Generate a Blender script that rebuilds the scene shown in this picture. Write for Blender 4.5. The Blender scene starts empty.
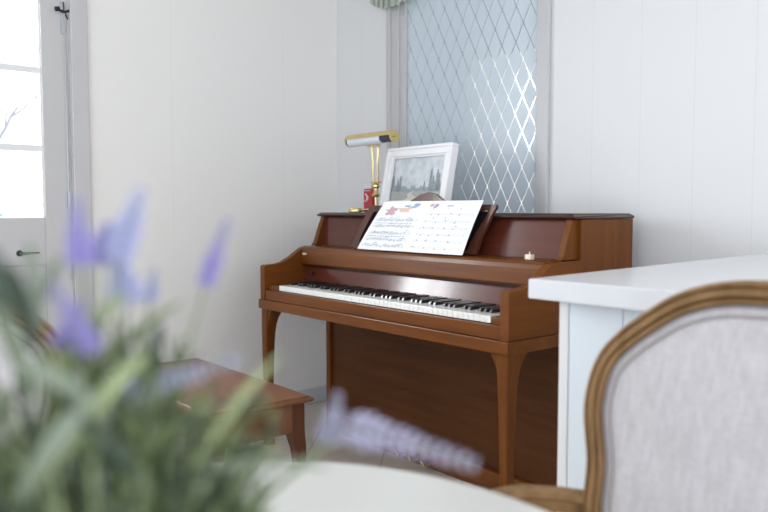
import bpy, bmesh, math, random
from mathutils import Vector, Matrix
R = math.radians
random.seed(7)
S = bpy.context.scene
COL = S.collection

# ------------------------------------------------------------------ camera
cam = bpy.data.cameras.new('camera')
cam.sensor_width = 36.0
cam.lens = 35.09
cam.clip_start = 0.02
cam.dof.use_dof = True
cam.dof.focus_distance = 2.55
cam.dof.aperture_fstop = 3.2
cam_o = bpy.data.objects.new('camera', cam)
COL.objects.link(cam_o)
yaw, pitch = 0.8735, -0.0612
cam_o.location = (2.8974, -1.7086, 1.0511)
cam_o.rotation_euler = (math.pi / 2 + pitch, 0, yaw)
S.camera = cam_o

# ------------------------------------------------------------------ colour management
S.view_settings.view_transform = 'Standard'
S.view_settings.look = 'None'
S.view_settings.gamma = 1
S.view_settings.use_curve_mapping = False
S.view_settings.exposure = 0.07

# ------------------------------------------------------------------ sky (overcast daylight, a little bluer towards the rear)
w = bpy.data.worlds.new('sky')
S.world = w
w.use_nodes = True
nt = w.node_tree
bg = nt.nodes['Background']
tc = nt.nodes.new('ShaderNodeTexCoord')
sx = nt.nodes.new('ShaderNodeSeparateXYZ')
nt.links.new(tc.outputs['Generated'], sx.inputs[0])
mp = nt.nodes.new('ShaderNodeMapRange')
mp.inputs[1].default_value = -1; mp.inputs[2].default_value = 0.9
nt.links.new(sx.outputs['Y'], mp.inputs[0])
# sky boosted on the unseen open right-hand side, added to brighten the left wall
ms = nt.nodes.new('ShaderNodeMapRange')
ms.inputs[1].default_value = -0.3; ms.inputs[2].default_value = 0.8; ms.inputs[3].default_value = 1.45; ms.inputs[4].default_value = 3.1
nt.links.new(sx.outputs['X'], ms.inputs[0]); nt.links.new(ms.outputs[0], bg.inputs[1])
cr = nt.nodes.new('ShaderNodeValToRGB')
cr.color_ramp.elements[0].color = (0.76, 0.85, 1.0, 1)
cr.color_ramp.elements[1].color = (1.0, 0.955, 0.90, 1)
nt.links.new(mp.outputs[0], cr.inputs[0])
nt.links.new(cr.outputs[0], bg.inputs[0])

def area(name, loc, target, size, sizey, power, color):
    l = bpy.data.lights.new(name, 'AREA')
    l.shape = 'RECTANGLE'; l.size = size; l.size_y = sizey
    l.energy = power; l.color = color
    o = bpy.data.objects.new(name, l); COL.objects.link(o)
    o.location = loc
    d = Vector(target) - Vector(loc)
    o.rotation_euler = d.to_track_quat('-Z', 'Y').to_euler()
    return o
# daylight falling in through the glazed door in the left wall
area('door_daylight', (-1.3, -1.35, 1.75), (1.4, 0.5, 0.9), 0.9, 1.5, 150, (0.93, 0.97, 1.0))

# ------------------------------------------------------------------ materials
def newmat(name):
    m = bpy.data.materials.new(name); m.use_nodes = True
    return m, m.node_tree, m.node_tree.nodes['Principled BSDF']

def setc(b, c): b.inputs['Base Color'].default_value = (c[0], c[1], c[2], 1)

def plain(name, c, rough=0.5, metal=0.0, spec=0.5, coat=0.0, noise=0.0, nscale=30.0, bump=0.0, sheen=0.0):
    m, t, b = newmat(name)
    setc(b, c)
    b.inputs['Roughness'].default_value = rough
    b.inputs['Metallic'].default_value = metal
    b.inputs['Specular IOR Level'].default_value = spec
    b.inputs['Coat Weight'].default_value = coat
    b.inputs['Sheen Weight'].default_value = sheen
    co = t.nodes.new('ShaderNodeTexCoord')
    n = t.nodes.new('ShaderNodeTexNoise'); n.inputs['Scale'].default_value = nscale
    n.inputs['Detail'].default_value = 4
    t.links.new(co.outputs['Object'], n.inputs['Vector'])
    if noise > 0:
        mx = t.nodes.new('ShaderNodeMix'); mx.data_type = 'RGBA'
        mx.inputs[6].default_value = (c[0]*(1-noise), c[1]*(1-noise), c[2]*(1-noise), 1)
        mx.inputs[7].default_value = (min(1, c[0]*(1+noise)), min(1, c[1]*(1+noise)), min(1, c[2]*(1+noise)), 1)
        t.links.new(n.outputs['Fac'], mx.inputs[0])
        t.links.new(mx.outputs[2], b.inputs['Base Color'])
    if bump > 0:
        bp = t.nodes.new('ShaderNodeBump'); bp.inputs['Strength'].default_value = bump
        bp.inputs['Distance'].default_value = 0.002
        t.links.new(n.outputs['Fac'], bp.inputs['Height'])
        t.links.new(bp.outputs[0], b.inputs['Normal'])
    return m

def wood(name, dark, light, axis='X', rough=0.3, coat=0.25, scale=1.0):
    """varnished wood with the grain stretched along one axis"""
    m, t, b = newmat(name)
    co = t.nodes.new('ShaderNodeTexCoord')
    mpn = t.nodes.new('ShaderNodeMapping')
    s = [22*scale, 22*scale, 22*scale]
    s['XYZ'.index(axis)] = 1.6*scale
    mpn.inputs['Scale'].default_value = s
    t.links.new(co.outputs['Object'], mpn.inputs['Vector'])
    n = t.nodes.new('ShaderNodeTexNoise'); n.inputs['Scale'].default_value = 1.4
    n.inputs['Detail'].default_value = 7; n.inputs['Roughness'].default_value = 0.6
    n.inputs['Distortion'].default_value = 0.4
    t.links.new(mpn.outputs[0], n.inputs['Vector'])
    n2 = t.nodes.new('ShaderNodeTexNoise'); n2.inputs['Scale'].default_value = 2.2
    t.links.new(co.outputs['Object'], n2.inputs['Vector'])
    ad = t.nodes.new('ShaderNodeMath'); ad.operation = 'MULTIPLY_ADD'
    ad.inputs[1].default_value = 0.65
    t.links.new(n.outputs['Fac'], ad.inputs[0])
    m2 = t.nodes.new('ShaderNodeMath'); m2.operation = 'MULTIPLY'; m2.inputs[1].default_value = 0.35
    t.links.new(n2.outputs['Fac'], m2.inputs[0]); t.links.new(m2.outputs[0], ad.inputs[2])
    r = t.nodes.new('ShaderNodeValToRGB')
    r.color_ramp.elements[0].position = 0.3; r.color_ramp.elements[0].color = (*dark, 1)
    r.color_ramp.elements[1].position = 0.7; r.color_ramp.elements[1].color = (*light, 1)
    t.links.new(ad.outputs[0], r.inputs[0]); t.links.new(r.outputs[0], b.inputs['Base Color'])
    b.inputs['Roughness'].default_value = rough
    b.inputs['Coat Weight'].default_value = coat
    b.inputs['Coat Roughness'].default_value = 0.12
    b.inputs['Specular IOR Level'].default_value = 0.22
    return m

M = {}
M['wood_h'] = wood('piano_wood_horizontal', (0.0986, 0.0275, 0.0040), (0.2020, 0.0641, 0.0099), 'X', 0.35, 0.08)
M['wood_v'] = wood('piano_wood_vertical', (0.0986, 0.0275, 0.0031), (0.1971, 0.0613, 0.0074), 'Z', 0.45, 0.04)
M['wood_y'] = wood('piano_wood_deep', (0.1035, 0.0283, 0.0031), (0.2070, 0.0622, 0.0074), 'Y', 0.45, 0.05)
M['wood_red'] = wood('piano_wood_red', (0.085, 0.018, 0.010), (0.14, 0.034, 0.018), 'X', 0.22, 0.45)
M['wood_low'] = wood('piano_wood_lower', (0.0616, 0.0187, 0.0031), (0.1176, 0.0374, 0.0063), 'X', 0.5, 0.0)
M['wood_dark'] = wood('piano_wood_dark', (0.0236, 0.0076, 0.0040), (0.0446, 0.0142, 0.0072), 'X', 0.3, 0.3)
M['wood_desk'] = wood('music_desk_wood', (.06, .020, .012), (.12, .042, .025), 'Z', .35, .2)
M['wood_bench'] = wood('bench_wood', (0.1, 0.032, 0.01), (0.2, 0.066, 0.02), 'X', 0.35, 0.15)
M['wood_bench_v'] = wood('bench_wood_vertical', (0.06, 0.018, 0.006), (0.12, 0.038, 0.012), 'Z', 0.4, 0.1)
M['oak'] = wood('weathered_oak', (0.14, 0.072, 0.026), (0.36, 0.21, 0.092), 'Z', 0.5, 0.05, 1.6)
M['ivory'] = plain('ivory_key', (0.86, 0.85, 0.80), 0.25, coat=0.3)
M['black'] = plain('black_key', (0.012, 0.012, 0.014), 0.3, coat=0.3)
M['felt'] = plain('red_felt', (0.16, 0.02, 0.02), 0.95)
M['brass'] = plain('polished_brass', (0.78, 0.60, 0.28), 0.2, metal=1.0, noise=0.08)
M['opal'] = plain('opal_glass', (0.80, 0.86, 0.92), 0.15, coat=0.5)
M['navy'] = plain('dark_blue_enamel', (0.015, 0.02, 0.05), 0.25, coat=0.4)
M['steel'] = plain('brushed_steel', (0.45, 0.46, 0.48), 0.35, metal=1.0)
M['iron'] = plain('black_iron', (0.02, 0.02, 0.022), 0.45, metal=0.3)
M['paper'] = plain('paper', (0.88, 0.89, 0.91), 0.6, noise=0.01)
M['ink'] = plain('ink_grey', (0.58, 0.59, 0.63), 0.7)
M['inkd'] = plain('ink_dark', (0.28, 0.28, 0.32), 0.7)
M['inkr'] = plain('ink_rose', (0.62, 0.38, 0.42), 0.7)
M['inko'] = plain('ink_orange', (0.78, 0.56, 0.44), 0.7)
M['inkb'] = plain('ink_blue', (0.30, 0.42, 0.62), 0.7)
M['inky'] = plain('ink_olive', (0.55, 0.55, 0.25), 0.7)
M['whitepaint'] = plain('white_paint', (0.80, 0.80, 0.79), 0.45)
M['framewhite'] = plain('whitewashed_frame', (0.88, 0.87, 0.87), 0.5, noise=0.04, nscale=90, bump=0.1)
M['mat'] = plain('picture_mount', (0.83, 0.82, 0.82), 0.8)
M['stone'] = plain('white_stone', (0.76, 0.77, 0.79), 0.22, noise=0.025, nscale=14, coat=0.15)
M['cabinet'] = plain('cabinet_paint', (0.74, 0.80, 0.84), 0.45)
M['linen_seam'] = plain('linen_piping', (0.30, 0.265, 0.25), 0.85)
M['tablewhite'] = plain('table_white', (0.86, 0.87, 0.84), 0.32, noise=0.015, nscale=6)
M['red'] = plain('red_label', (0.55, 0.045, 0.055), 0.4)
M['cream'] = plain('cream_wood', (0.80, 0.70, 0.52), 0.55)
M['candle'] = plain('wax', (0.85, 0.80, 0.70), 0.5)
M['trim'] = plain('trim_paint', (0.55, 0.54, 0.54), 0.4)
M['baseboard'] = plain('baseboard_paint', (0.58, 0.61, 0.64), 0.4)
M['doorpaint'] = plain('door_paint', (0.56, 0.55, 0.54), 0.45)
M['ceil'] = plain('ceiling_paint', (0.80, 0.80, 0.78), 0.9)
M['pot'] = plain('grey_pot', (0.17, 0.19, 0.17), 0.6, noise=0.2)
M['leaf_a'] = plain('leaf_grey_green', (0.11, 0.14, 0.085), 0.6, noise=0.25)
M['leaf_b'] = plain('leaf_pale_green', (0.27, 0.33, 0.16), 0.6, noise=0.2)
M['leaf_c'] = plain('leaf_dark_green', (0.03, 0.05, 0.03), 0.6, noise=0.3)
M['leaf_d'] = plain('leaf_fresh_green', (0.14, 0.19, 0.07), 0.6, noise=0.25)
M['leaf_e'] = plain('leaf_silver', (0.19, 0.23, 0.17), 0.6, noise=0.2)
M['purple'] = plain('lavender_purple', (0.33, 0.29, 0.62), 0.7, noise=0.25, nscale=200)
M['purple_b'] = plain('lavender_blue', (0.42, 0.45, 0.66), 0.7, noise=0.25, nscale=200)
M['purple_g'] = plain('lavender_grey', (0.44, 0.43, 0.58), 0.7, noise=0.25, nscale=200)
M['bark'] = plain('bark', (0.22, 0.25, 0.30), 0.9, noise=0.3)
M['bush'] = plain('garden_leaves', (0.20, 0.34, 0.33), 0.8, noise=0.3)
M['ground'] = plain('garden_ground', (0.55, 0.58, 0.52), 0.9, noise=0.1, nscale=3)
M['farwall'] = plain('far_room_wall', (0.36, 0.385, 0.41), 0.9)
M['fabric'] = plain('valance_fabric', (0.62, 0.66, 0.56), 0.9)

# painted boarding with fine vertical V-grooves (object space = world here)
def boarding(name, c, axis, spacing, phase):
    m, t, b = newmat(name)
    b.inputs['Roughness'].default_value = 0.5
    co = t.nodes.new('ShaderNodeTexCoord'); s = t.nodes.new('ShaderNodeSeparateXYZ')
    t.links.new(co.outputs['Object'], s.inputs[0])
    a = t.nodes.new('ShaderNodeMath'); a.operation = 'ADD'; a.inputs[1].default_value = phase
    t.links.new(s.outputs[axis], a.inputs[0])
    d = t.nodes.new('ShaderNodeMath'); d.operation = 'PINGPONG'; d.inputs[1].default_value = spacing/2
    t.links.new(a.outputs[0], d.inputs[0])
    mr = t.nodes.new('ShaderNodeMapRange'); mr.inputs[1].default_value = 0.0; mr.inputs[2].default_value = 0.003
    t.links.new(d.outputs[0], mr.inputs[0])
    mx = t.nodes.new('ShaderNodeMix'); mx.data_type = 'RGBA'
    mx.inputs[6].default_value = (c[0]*0.93, c[1]*0.93, c[2]*0.93, 1); mx.inputs[7].default_value = (*c, 1)
    t.links.new(mr.outputs[0], mx.inputs[0]); t.links.new(mx.outputs[2], b.inputs['Base Color'])
    bp = t.nodes.new('ShaderNodeBump'); bp.inputs['Strength'].default_value = 0.12; bp.inputs['Distance'].default_value = 0.002
    n = t.nodes.new('ShaderNodeTexNoise'); n.inputs['Scale'].default_value = 40
    t.links.new(co.outputs['Object'], n.inputs['Vector'])
    ad = t.nodes.new('ShaderNodeMath'); ad.operation = 'MULTIPLY_ADD'; ad.inputs[1].default_value = 0.06
    t.links.new(n.outputs['Fac'], ad.inputs[0]); t.links.new(mr.outputs[0], ad.inputs[2])
    t.links.new(ad.outputs[0], bp.inputs['Height']); t.links.new(bp.outputs[0], b.inputs['Normal'])
    return m
M['wall_back'] = boarding('wall_back_paint', (0.765, 0.76, 0.75), 'X', 0.2035, 0.0275)
M['wall_left'] = boarding('wall_left_paint', (0.845, 0.825, 0.785), 'Y', 0.61, 0.20)

def tiles():
    m, t, b = newmat('floor_tiles')
    co = t.nodes.new('ShaderNodeTexCoord'); mpn = t.nodes.new('ShaderNodeMapping')
    mpn.inputs['Rotation'].default_value = (0, 0, R(45)); mpn.inputs['Location'].default_value = (0.07, 0.1, 0)
    t.links.new(co.outputs['Object'], mpn.inputs[0])
    br = t.nodes.new('ShaderNodeTexBrick')
    br.offset = 0.0; br.inputs['Scale'].default_value = 1.0
    br.inputs['Brick Width'].default_value = 0.33; br.inputs['Row Height'].default_value = 0.33
    br.inputs['Mortar Size'].default_value = 0.003; br.inputs['Mortar Smooth'].default_value = 0.3
    br.inputs['Color1'].default_value = (0.56, 0.50, 0.44, 1); br.inputs['Color2'].default_value = (0.60, 0.54, 0.48, 1)
    br.inputs['Mortar'].default_value = (0.34, 0.30, 0.27, 1)
    t.links.new(mpn.outputs[0], br.inputs['Vector'])
    n = t.nodes.new('ShaderNodeTexNoise'); n.inputs['Scale'].default_value = 6; n.inputs['Detail'].default_value = 5
    t.links.new(co.outputs['Object'], n.inputs['Vector'])
    mx = t.nodes.new('ShaderNodeMix'); mx.data_type = 'RGBA'; mx.blend_type = 'OVERLAY'; mx.inputs[0].default_value = 0.25
    t.links.new(br.outputs['Color'], mx.inputs[6]); t.links.new(n.outputs['Fac'], mx.inputs[7])
    t.links.new(mx.outputs[2], b.inputs['Base Color'])
    b.inputs['Roughness'].default_value = 0.4
    return m
M['floor'] = tiles()

def linen():
    m, t, b = newmat('linen')
    co = t.nodes.new('ShaderNodeTexCoord')
    def streak(sc):
        mpn = t.nodes.new('ShaderNodeMapping'); mpn.inputs['Scale'].default_value = sc
        t.links.new(co.outputs['Object'], mpn.inputs[0])
        n = t.nodes.new('ShaderNodeTexNoise'); n.inputs['Scale'].default_value = 1; n.inputs['Detail'].default_value = 5
        t.links.new(mpn.outputs[0], n.inputs['Vector']); return n
    a = streak((900, 900, 40)); c = streak((60, 60, 900)); s = streak((140, 140, 18))
    ad = t.nodes.new('ShaderNodeMath'); ad.operation = 'ADD'
    t.links.new(a.outputs['Fac'], ad.inputs[0]); t.links.new(c.outputs['Fac'], ad.inputs[1])
    ad2 = t.nodes.new('ShaderNodeMath'); ad2.operation = 'ADD'
    t.links.new(ad.outputs[0], ad2.inputs[0]); t.links.new(s.outputs['Fac'], ad2.inputs[1])
    r = t.nodes.new('ShaderNodeMapRange'); r.inputs[1].default_value = 1.1; r.inputs[2].default_value = 1.9
    t.links.new(ad2.outputs[0], r.inputs[0])
    mx = t.nodes.new('ShaderNodeMix'); mx.data_type = 'RGBA'
    mx.inputs[6].default_value = (0.44, 0.42, 0.425, 1); mx.inputs[7].default_value = (0.64, 0.615, 0.62, 1)
    t.links.new(r.outputs[0], mx.inputs[0]); t.links.new(mx.outputs[2], b.inputs['Base Color'])
    b.inputs['Roughness'].default_value = 0.9; b.inputs['Sheen Weight'].default_value = 0.3
    bp = t.nodes.new('ShaderNodeBump'); bp.inputs['Strength'].default_value = 0.25; bp.inputs['Distance'].default_value = 0.001
    t.links.new(ad.outputs[0], bp.inputs['Height']); t.links.new(bp.outputs[0], b.inputs['Normal'])
    return m
M['linen'] = linen()

def clear_glass():
    m, t, b = newmat('clear_glass')
    out = t.nodes['Material Output']
    tr = t.nodes.new('ShaderNodeBsdfTransparent'); gl = t.nodes.new('ShaderNodeBsdfGlossy')
    gl.inputs['Roughness'].default_value = 0.02
    mx = t.nodes.new('ShaderNodeMixShader'); mx.inputs[0].default_value = 0.06
    t.links.new(tr.outputs[0], mx.inputs[1]); t.links.new(gl.outputs[0], mx.inputs[2])
    t.links.new(mx.outputs[0], out.inputs[0])
    return m
M['glass'] = clear_glass()

def etched_glass():
    """pale blue frosted pane; the narrow diamond lattice is left clear and lets the far room show through"""
    m, t, b = newmat('etched_diamond_glass')
    out = t.nodes['Material Output']
    co = t.nodes.new('ShaderNodeTexCoord'); s = t.nodes.new('ShaderNodeSeparateXYZ')
    t.links.new(co.outputs['Object'], s.inputs[0])
    def math_(op, a, bb):
        n = t.nodes.new('ShaderNodeMath'); n.operation = op
        for i, v in enumerate((a, bb)):
            if v is None: continue
            if isinstance(v, (int, float)): n.inputs[i].default_value = v
            else: t.links.new(v, n.inputs[i])
        return n.outputs[0]
    U = math_('DIVIDE', math_('SUBTRACT', s.outputs['X'], 0.654), 0.0775)
    V = math_('DIVIDE', math_('SUBTRACT', s.outputs['Z'], 1.604), 0.1495)
    d1 = math_('PINGPONG', math_('ADD', U, V), 0.5)
    d2 = math_('PINGPONG', math_('SUBTRACT', U, V), 0.5)
    mn = math_('MINIMUM', d1, d2)
    line = math_('LESS_THAN', mn, 0.042)
    b.inputs['Roughness'].default_value = 0.35
    setc(b, (0.76, 0.83, 0.87))
    tl = t.nodes.new('ShaderNodeBsdfTranslucent'); tl.inputs['Color'].default_value = (0.62, 0.76, 0.85, 1)
    mf = t.nodes.new('ShaderNodeMixShader'); mf.inputs[0].default_value = 0.25
    t.links.new(b.outputs[0], mf.inputs[1]); t.links.new(tl.outputs[0], mf.inputs[2])
    tr = t.nodes.new('ShaderNodeBsdfTransparent'); gl = t.nodes.new('ShaderNodeBsdfGlossy'); gl.inputs['Roughness'].default_value = 0.1
    mc = t.nodes.new('ShaderNodeMixShader'); mc.inputs[0].default_value = 0.10
    t.links.new(tr.outputs[0], mc.inputs[1]); t.links.new(gl.outputs[0], mc.inputs[2])
    mx = t.nodes.new('ShaderNodeMixShader')
    t.links.new(line, mx.inputs[0]); t.links.new(mf.outputs[0], mx.inputs[1]); t.links.new(mc.outputs[0], mx.inputs[2])
    t.links.new(mx.outputs[0], out.inputs[0])
    return m
M['etched'] = etched_glass()

# ------------------------------------------------------------------ mesh helpers
def bx(bm, x0, x1, y0, y1, z0, z1, bev=0.0, mi=0):
    g = bmesh.ops.create_cube(bm, size=1.0)
    vs = g['verts']
    for v in vs:
        v.co = Vector(((x0+x1)/2 + v.co.x*(x1-x0), (y0+y1)/2 + v.co.y*(y1-y0), (z0+z1)/2 + v.co.z*(z1-z0)))
    fs = set(f for v in vs for f in v.link_faces)
    for f in fs: f.material_index = mi
    if bev > 0:
        es = list(set(e for v in vs for e in v.link_edges))
        r = bmesh.ops.bevel(bm, geom=es, offset=bev, segments=2, affect='EDGES', profile=0.5)
        for f in r['faces']: f.material_index = mi
    return vs

def prism(bm, pts, a0, a1, axis='X', bev=0.0, mi=0):
    """closed 2D outline extruded along an axis. axis X: pts=(y,z); Y: (x,z); Z: (x,y)"""
    def P(p, a):
        if axis == 'X': return Vector((a, p[0], p[1]))
        if axis == 'Y': return Vector((p[0], a, p[1]))
        return Vector((p[0], p[1], a))
    A = [bm.verts.new(P(p, a0)) for p in pts]; B = [bm.verts.new(P(p, a1)) for p in pts]
    fs = [bm.faces.new(A), bm.faces.new(B[::-1])]
    n = len(pts)
    for i in range(n):
        fs.append(bm.faces.new((A[i], B[i], B[(i+1) % n], A[(i+1) % n])))
    for f in fs: f.material_index = mi
    bmesh.ops.recalc_face_normals(bm, faces=fs)
    if bev > 0:
        es = [e for e in fs[0].edges] + [e for e in fs[1].edges]
        bmesh.ops.bevel(bm, geom=es, offset=bev, segments=2, affect='EDGES', profile=0.5)
    return A + B

def loft(bm, rings, closed=True, cap=True, mi=0):
    vr = [[bm.verts.new(p) for p in r] for r in rings]
    n = len(vr[0])
    fs = []
    for k in range(len(vr)-1):
        for i in range(n if closed else n-1):
            j = (i+1) % n
            fs.append(bm.faces.new((vr[k][i], vr[k][j], vr[k+1][j], vr[k+1][i])))
    if cap and closed:
        fs.append(bm.faces.new(vr[0][::-1])); fs.append(bm.faces.new(vr[-1]))
    for f in fs: f.material_index = mi
    bmesh.ops.recalc_face_normals(bm, faces=fs)
    return vr

def tube(bm, pts, rad, seg=8, closed=False, mi=0, flat=1.0):
    pts = [Vector(p) for p in pts]; n = len(pts)
    rads = rad if isinstance(rad, (list, tuple)) else [rad]*n
    rings = []; up = None
    for i, p in enumerate(pts):
        if closed: d = pts[(i+1) % n] - pts[i-1]
        else: d = pts[min(i+1, n-1)] - pts[max(i-1, 0)]
        if d.length < 1e-9: d = Vector((0, 0, 1))
        d.normalize()
        if up is None:
            up = d.orthogonal().normalized()
        up = (up - d*up.dot(d)); up = up.normalized() if up.length > 1e-6 else d.orthogonal().normalized()
        sd = d.cross(up)
        rings.append([p + (up*math.cos(a)*flat + sd*math.sin(a))*rads[i] for a in [2*math.pi*k/seg for k in range(seg)]])
    if closed:
        rings.append(rings[0])
        vr = [[bm.verts.new(q) for q in r] for r in rings[:-1]]; vr.append(vr[0])
        for k in range(n):
            for i in range(seg):
                j = (i+1) % seg
                f = bm.faces.new((vr[k][i], vr[k][j], vr[k+1][j], vr[k+1][i])); f.material_index = mi
    else:
        loft(bm, rings, mi=mi)

def lathe(bm, prof, c=(0, 0, 0), seg=24, mi=0, cap=True):
    rings = [[Vector((c[0]+r*math.cos(2*math.pi*k/seg), c[1]+r*math.sin(2*math.pi*k/seg), c[2]+z)) for k in range(seg)] for r, z in prof]
    loft(bm, rings, mi=mi, cap=cap)

def obj(name, bm, mats, parent=None, smooth=False, loc=None, autosm=True):
    me = bpy.data.meshes.new(name)
    bm.normal_update(); bm.to_mesh(me); bm.free()
    if not isinstance(mats, (list, tuple)): mats = [mats]
    for m in mats: me.materials.append(m)
    o = bpy.data.objects.new(name, me); COL.objects.link(o)
    if smooth:
        for p in me.polygons: p.use_smooth = True
        me.set_sharp_from_angle(angle=R(38))
    if parent: o.parent = parent
    if loc: o.location = loc
    return o

def thing(name, label, cat, loc=(0, 0, 0), rotz=0, group=None):
    o = bpy.data.objects.new(name, None); COL.objects.link(o)
    o.empty_display_size = 0.05
    o.location = loc; o.rotation_euler = (0, 0, rotz)
    o['label'] = label; o['category'] = cat
    if group: o['group'] = group
    return o

def struct(name, bm, m, smooth=False):
    o = obj(name, bm, m, smooth=smooth); o['kind'] = 'structure'; return o

def B(): return bmesh.new()

# ------------------------------------------------------------------ the room
XL, YW, ZC = -0.449, 0.757, 2.50
XR, YR = 5.2, -5.2
b = B(); bx(b, XL-0.12, XR, YR, YW+0.10, -0.12, 0.0); struct('floor', b, M['floor'])
b = B(); bx(b, XL-0.12, XR, YR, YW+0.10, ZC, ZC+0.12); struct('ceiling', b, M['ceil'])
# back wall with the opening of the diamond window
WX0, WX1, WZ0, WZ1 = 0.115, 0.935, 0.60, 2.28
b = B()
bx(b, XL-0.12, WX0, YW, YW+0.10, 0, ZC); bx(b, WX1, XR, YW, YW+0.10, 0, ZC)
bx(b, WX0, WX1, YW, YW+0.10, 0, WZ0); bx(b, WX0, WX1, YW, YW+0.10, WZ1, ZC)
struct('wall_back', b, M['wall_back'])
# left wall with the glazed door opening
DY0, DY1, DZ = -1.62, -0.655, 2.12
b = B()
bx(b, XL-0.12, XL, DY1, YW, 0, ZC); bx(b, XL-0.12, XL, YR, DY0, 0, ZC); bx(b, XL-0.12, XL, DY0, DY1, DZ, ZC)
struct('wall_left', b, M['wall_left'])
b = B(); bx(b, XL, XL+0.014, DY1+0.075, YW, 0, 0.085, 0.003); struct('baseboard_left', b, M['baseboard'])
b = B(); bx(b, XL+0.014, XR, YW-0.014, YW, 0, 0.085, 0.003); struct('baseboard_back', b, M['baseboard'])
# casing of the door
b = B()
bx(b, XL, XL+0.018, DY1, DY1+0.072, 0, DZ+0.07, 0.004)
bx(b, XL, XL+0.018, DY0-0.072, DY0, 0, DZ+0.07, 0.004)
bx(b, XL, XL+0.018, DY0, DY1, DZ, DZ+0.07, 0.004)
struct('trim_1', b, M['trim'])

# glazed door leaf
d = bpy.data.objects.new('door_1', None); COL.objects.link(d); d['kind'] = 'structure'
d.location = (XL-0.03, DY0, 0)
W_ = DY1 - DY0 - 0.006
def dl(y0, y1, z0, z1, x0=-0.022, x1=0.022, bev=0.003): bx(b, x0, x1, y0, y1, z0, z1, bev)
ST = 0.112; g0, g1, gz0, gz1 = ST, W_-ST+0.004, 1.02, 2.00
b = B()
dl(0.003, g0, 0.01, DZ-0.004); dl(g1, W_, 0.01, DZ-0.004)
dl(g0, g1, 0.01, 0.22); dl(g0, g1, 0.82, gz0); dl(g0, g1, gz1+0.0, DZ-0.004)
obj('door_frame', b, M['doorpaint'], d)
b = B(); bx(b, -0.008, 0.008, g0, g1, 0.22, 0.82, 0.002); bx(b, -0.014, 0.014, g0+0.05, g1-0.05, 0.27, 0.77, 0.005)
obj('door_panel', b, M['doorpaint'], d)
b = B()
for z in (1.311, 1.635, 1.945): bx(b, -0.012, 0.014, g0, g1, z-0.013, z+0.013, 0.003)
for k in (1, 2):
    y = g1 - 0.240*k
    if y > g0: bx(b, -0.0115, 0.0135, y-0.012, y+0.012, gz0, gz1, 0.003)
for y in (g0, g1): bx(b, -0.013, 0.015, y-0.008, y+0.008, gz0, gz1, 0.003)
obj('muntin', b, M['whitepaint'], d)
b = B(); bx(b, -0.003, 0.001, g0, g1, gz0, gz1); obj('glass_pane', b, M['glass'], d)
b = B()
yb = W_ - 0.012
bx(b, 0.022, 0.028, yb-0.016, yb+0.008, 1.80, 1.93, 0.001)
tube(b, [(0.030, yb, 1.13), (0.030, yb, 1.90)], 0.0035, 6)
tube(b, [(0.030, yb, 0.75), (0.030, yb, 1.13)], 0.0028, 6)
bx(b, 0.022, 0.034, yb-0.006, yb+0.006, 1.06, 1.13, 0.001)
obj('bolt_rod', b, M['steel'], d)
b = B()
tube(b, [(0.034, yb-0.030, 1.895), (0.040, yb, 1.888), (0.034, yb+0.028, 1.900)], 0.005, 8)
for s_ in (-0.03, 0.028):
    tube(b, [(0.034, yb+s_-0.008, 1.896), (0.034, yb+s_+0.008, 1.898)], 0.010, 8)
tube(b, [(0.030, yb-0.004, 1.93), (0.030, yb, 1.89), (0.030, yb+0.014, 1.86)], 0.003, 6)
obj('latch', b, M['iron'], d, smooth=True)
b = B()
hy = -0.835 - DY0
lathe(b, [(0.013, 0), (0.013, 0.004), (0.008, 0.008)], (0, 0, 0), 16)
bmesh.ops.rotate(b, verts=b.verts, matrix=Matrix.Rotation(R(90), 3, 'Y'), cent=(0, 0, 0))
bmesh.ops.translate(b, verts=b.verts, vec=(0.022, hy-0.04, 0.872))
tube(b, [(0.03, hy-0.04, 0.872), (0.055, hy-0.04, 0.872), (0.058, hy-0.02, 0.872), (0.056, hy+0.03, 0.874)], [0.006, 0.006, 0.006, 0.003], 8)
obj('door_handle', b, M['iron'], d, smooth=True)

# diamond window in the back wall
wn = bpy.data.objects.new('window_1', None); COL.objects.link(wn); wn['kind'] = 'structure'
wn.location = (0, YW, 0)
b = B()
for (x0, x1) in ((-0.008, 0.085), (WX1, WX1+0.062)):
    bx(b, x0, x1, -0.018, 0.0, WZ0-0.06, WZ1+0.07, 0.004)
bx(b, 0.005, 0.030, -0.026, -0.018, WZ0-0.06, WZ1+0.07, 0.003)
bx(b, 0.085, WX1, -0.018, 0.0, WZ1, WZ1+0.07, 0.004)
bx(b, 0.085, WX1, -0.03, 0.0, WZ0-0.06, WZ0, 0.004)
obj('window_frame', b, M['trim'], wn)
b = B()
bx(b, 0.085, 0.128, -0.010, 0.03, WZ0, WZ1, 0.004)
bx(b, WX1-0.0, WX1+0.012, 0.0, 0.03, WZ0, WZ1, 0.002)
obj('window_stop', b, M['trim'], wn)
b = B(); bx(b, 0.129, WX1, 0.004, 0.009, WZ0, WZ1)
pane = obj('glass_pane', b, M['etched'], wn)
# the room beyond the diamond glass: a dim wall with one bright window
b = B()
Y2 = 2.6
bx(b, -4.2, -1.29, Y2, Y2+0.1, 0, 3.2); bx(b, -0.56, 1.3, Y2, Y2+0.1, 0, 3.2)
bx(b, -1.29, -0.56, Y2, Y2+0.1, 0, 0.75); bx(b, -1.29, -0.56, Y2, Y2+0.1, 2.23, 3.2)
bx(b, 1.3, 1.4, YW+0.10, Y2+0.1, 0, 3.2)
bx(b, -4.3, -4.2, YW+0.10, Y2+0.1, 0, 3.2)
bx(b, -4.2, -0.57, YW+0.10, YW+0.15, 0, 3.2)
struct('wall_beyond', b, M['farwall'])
b = B(); bx(b, -4.2, 1.3, YW+0.10, Y2, -0.12, 0.0); struct('floor_beyond', b, M['floor'])

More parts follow.
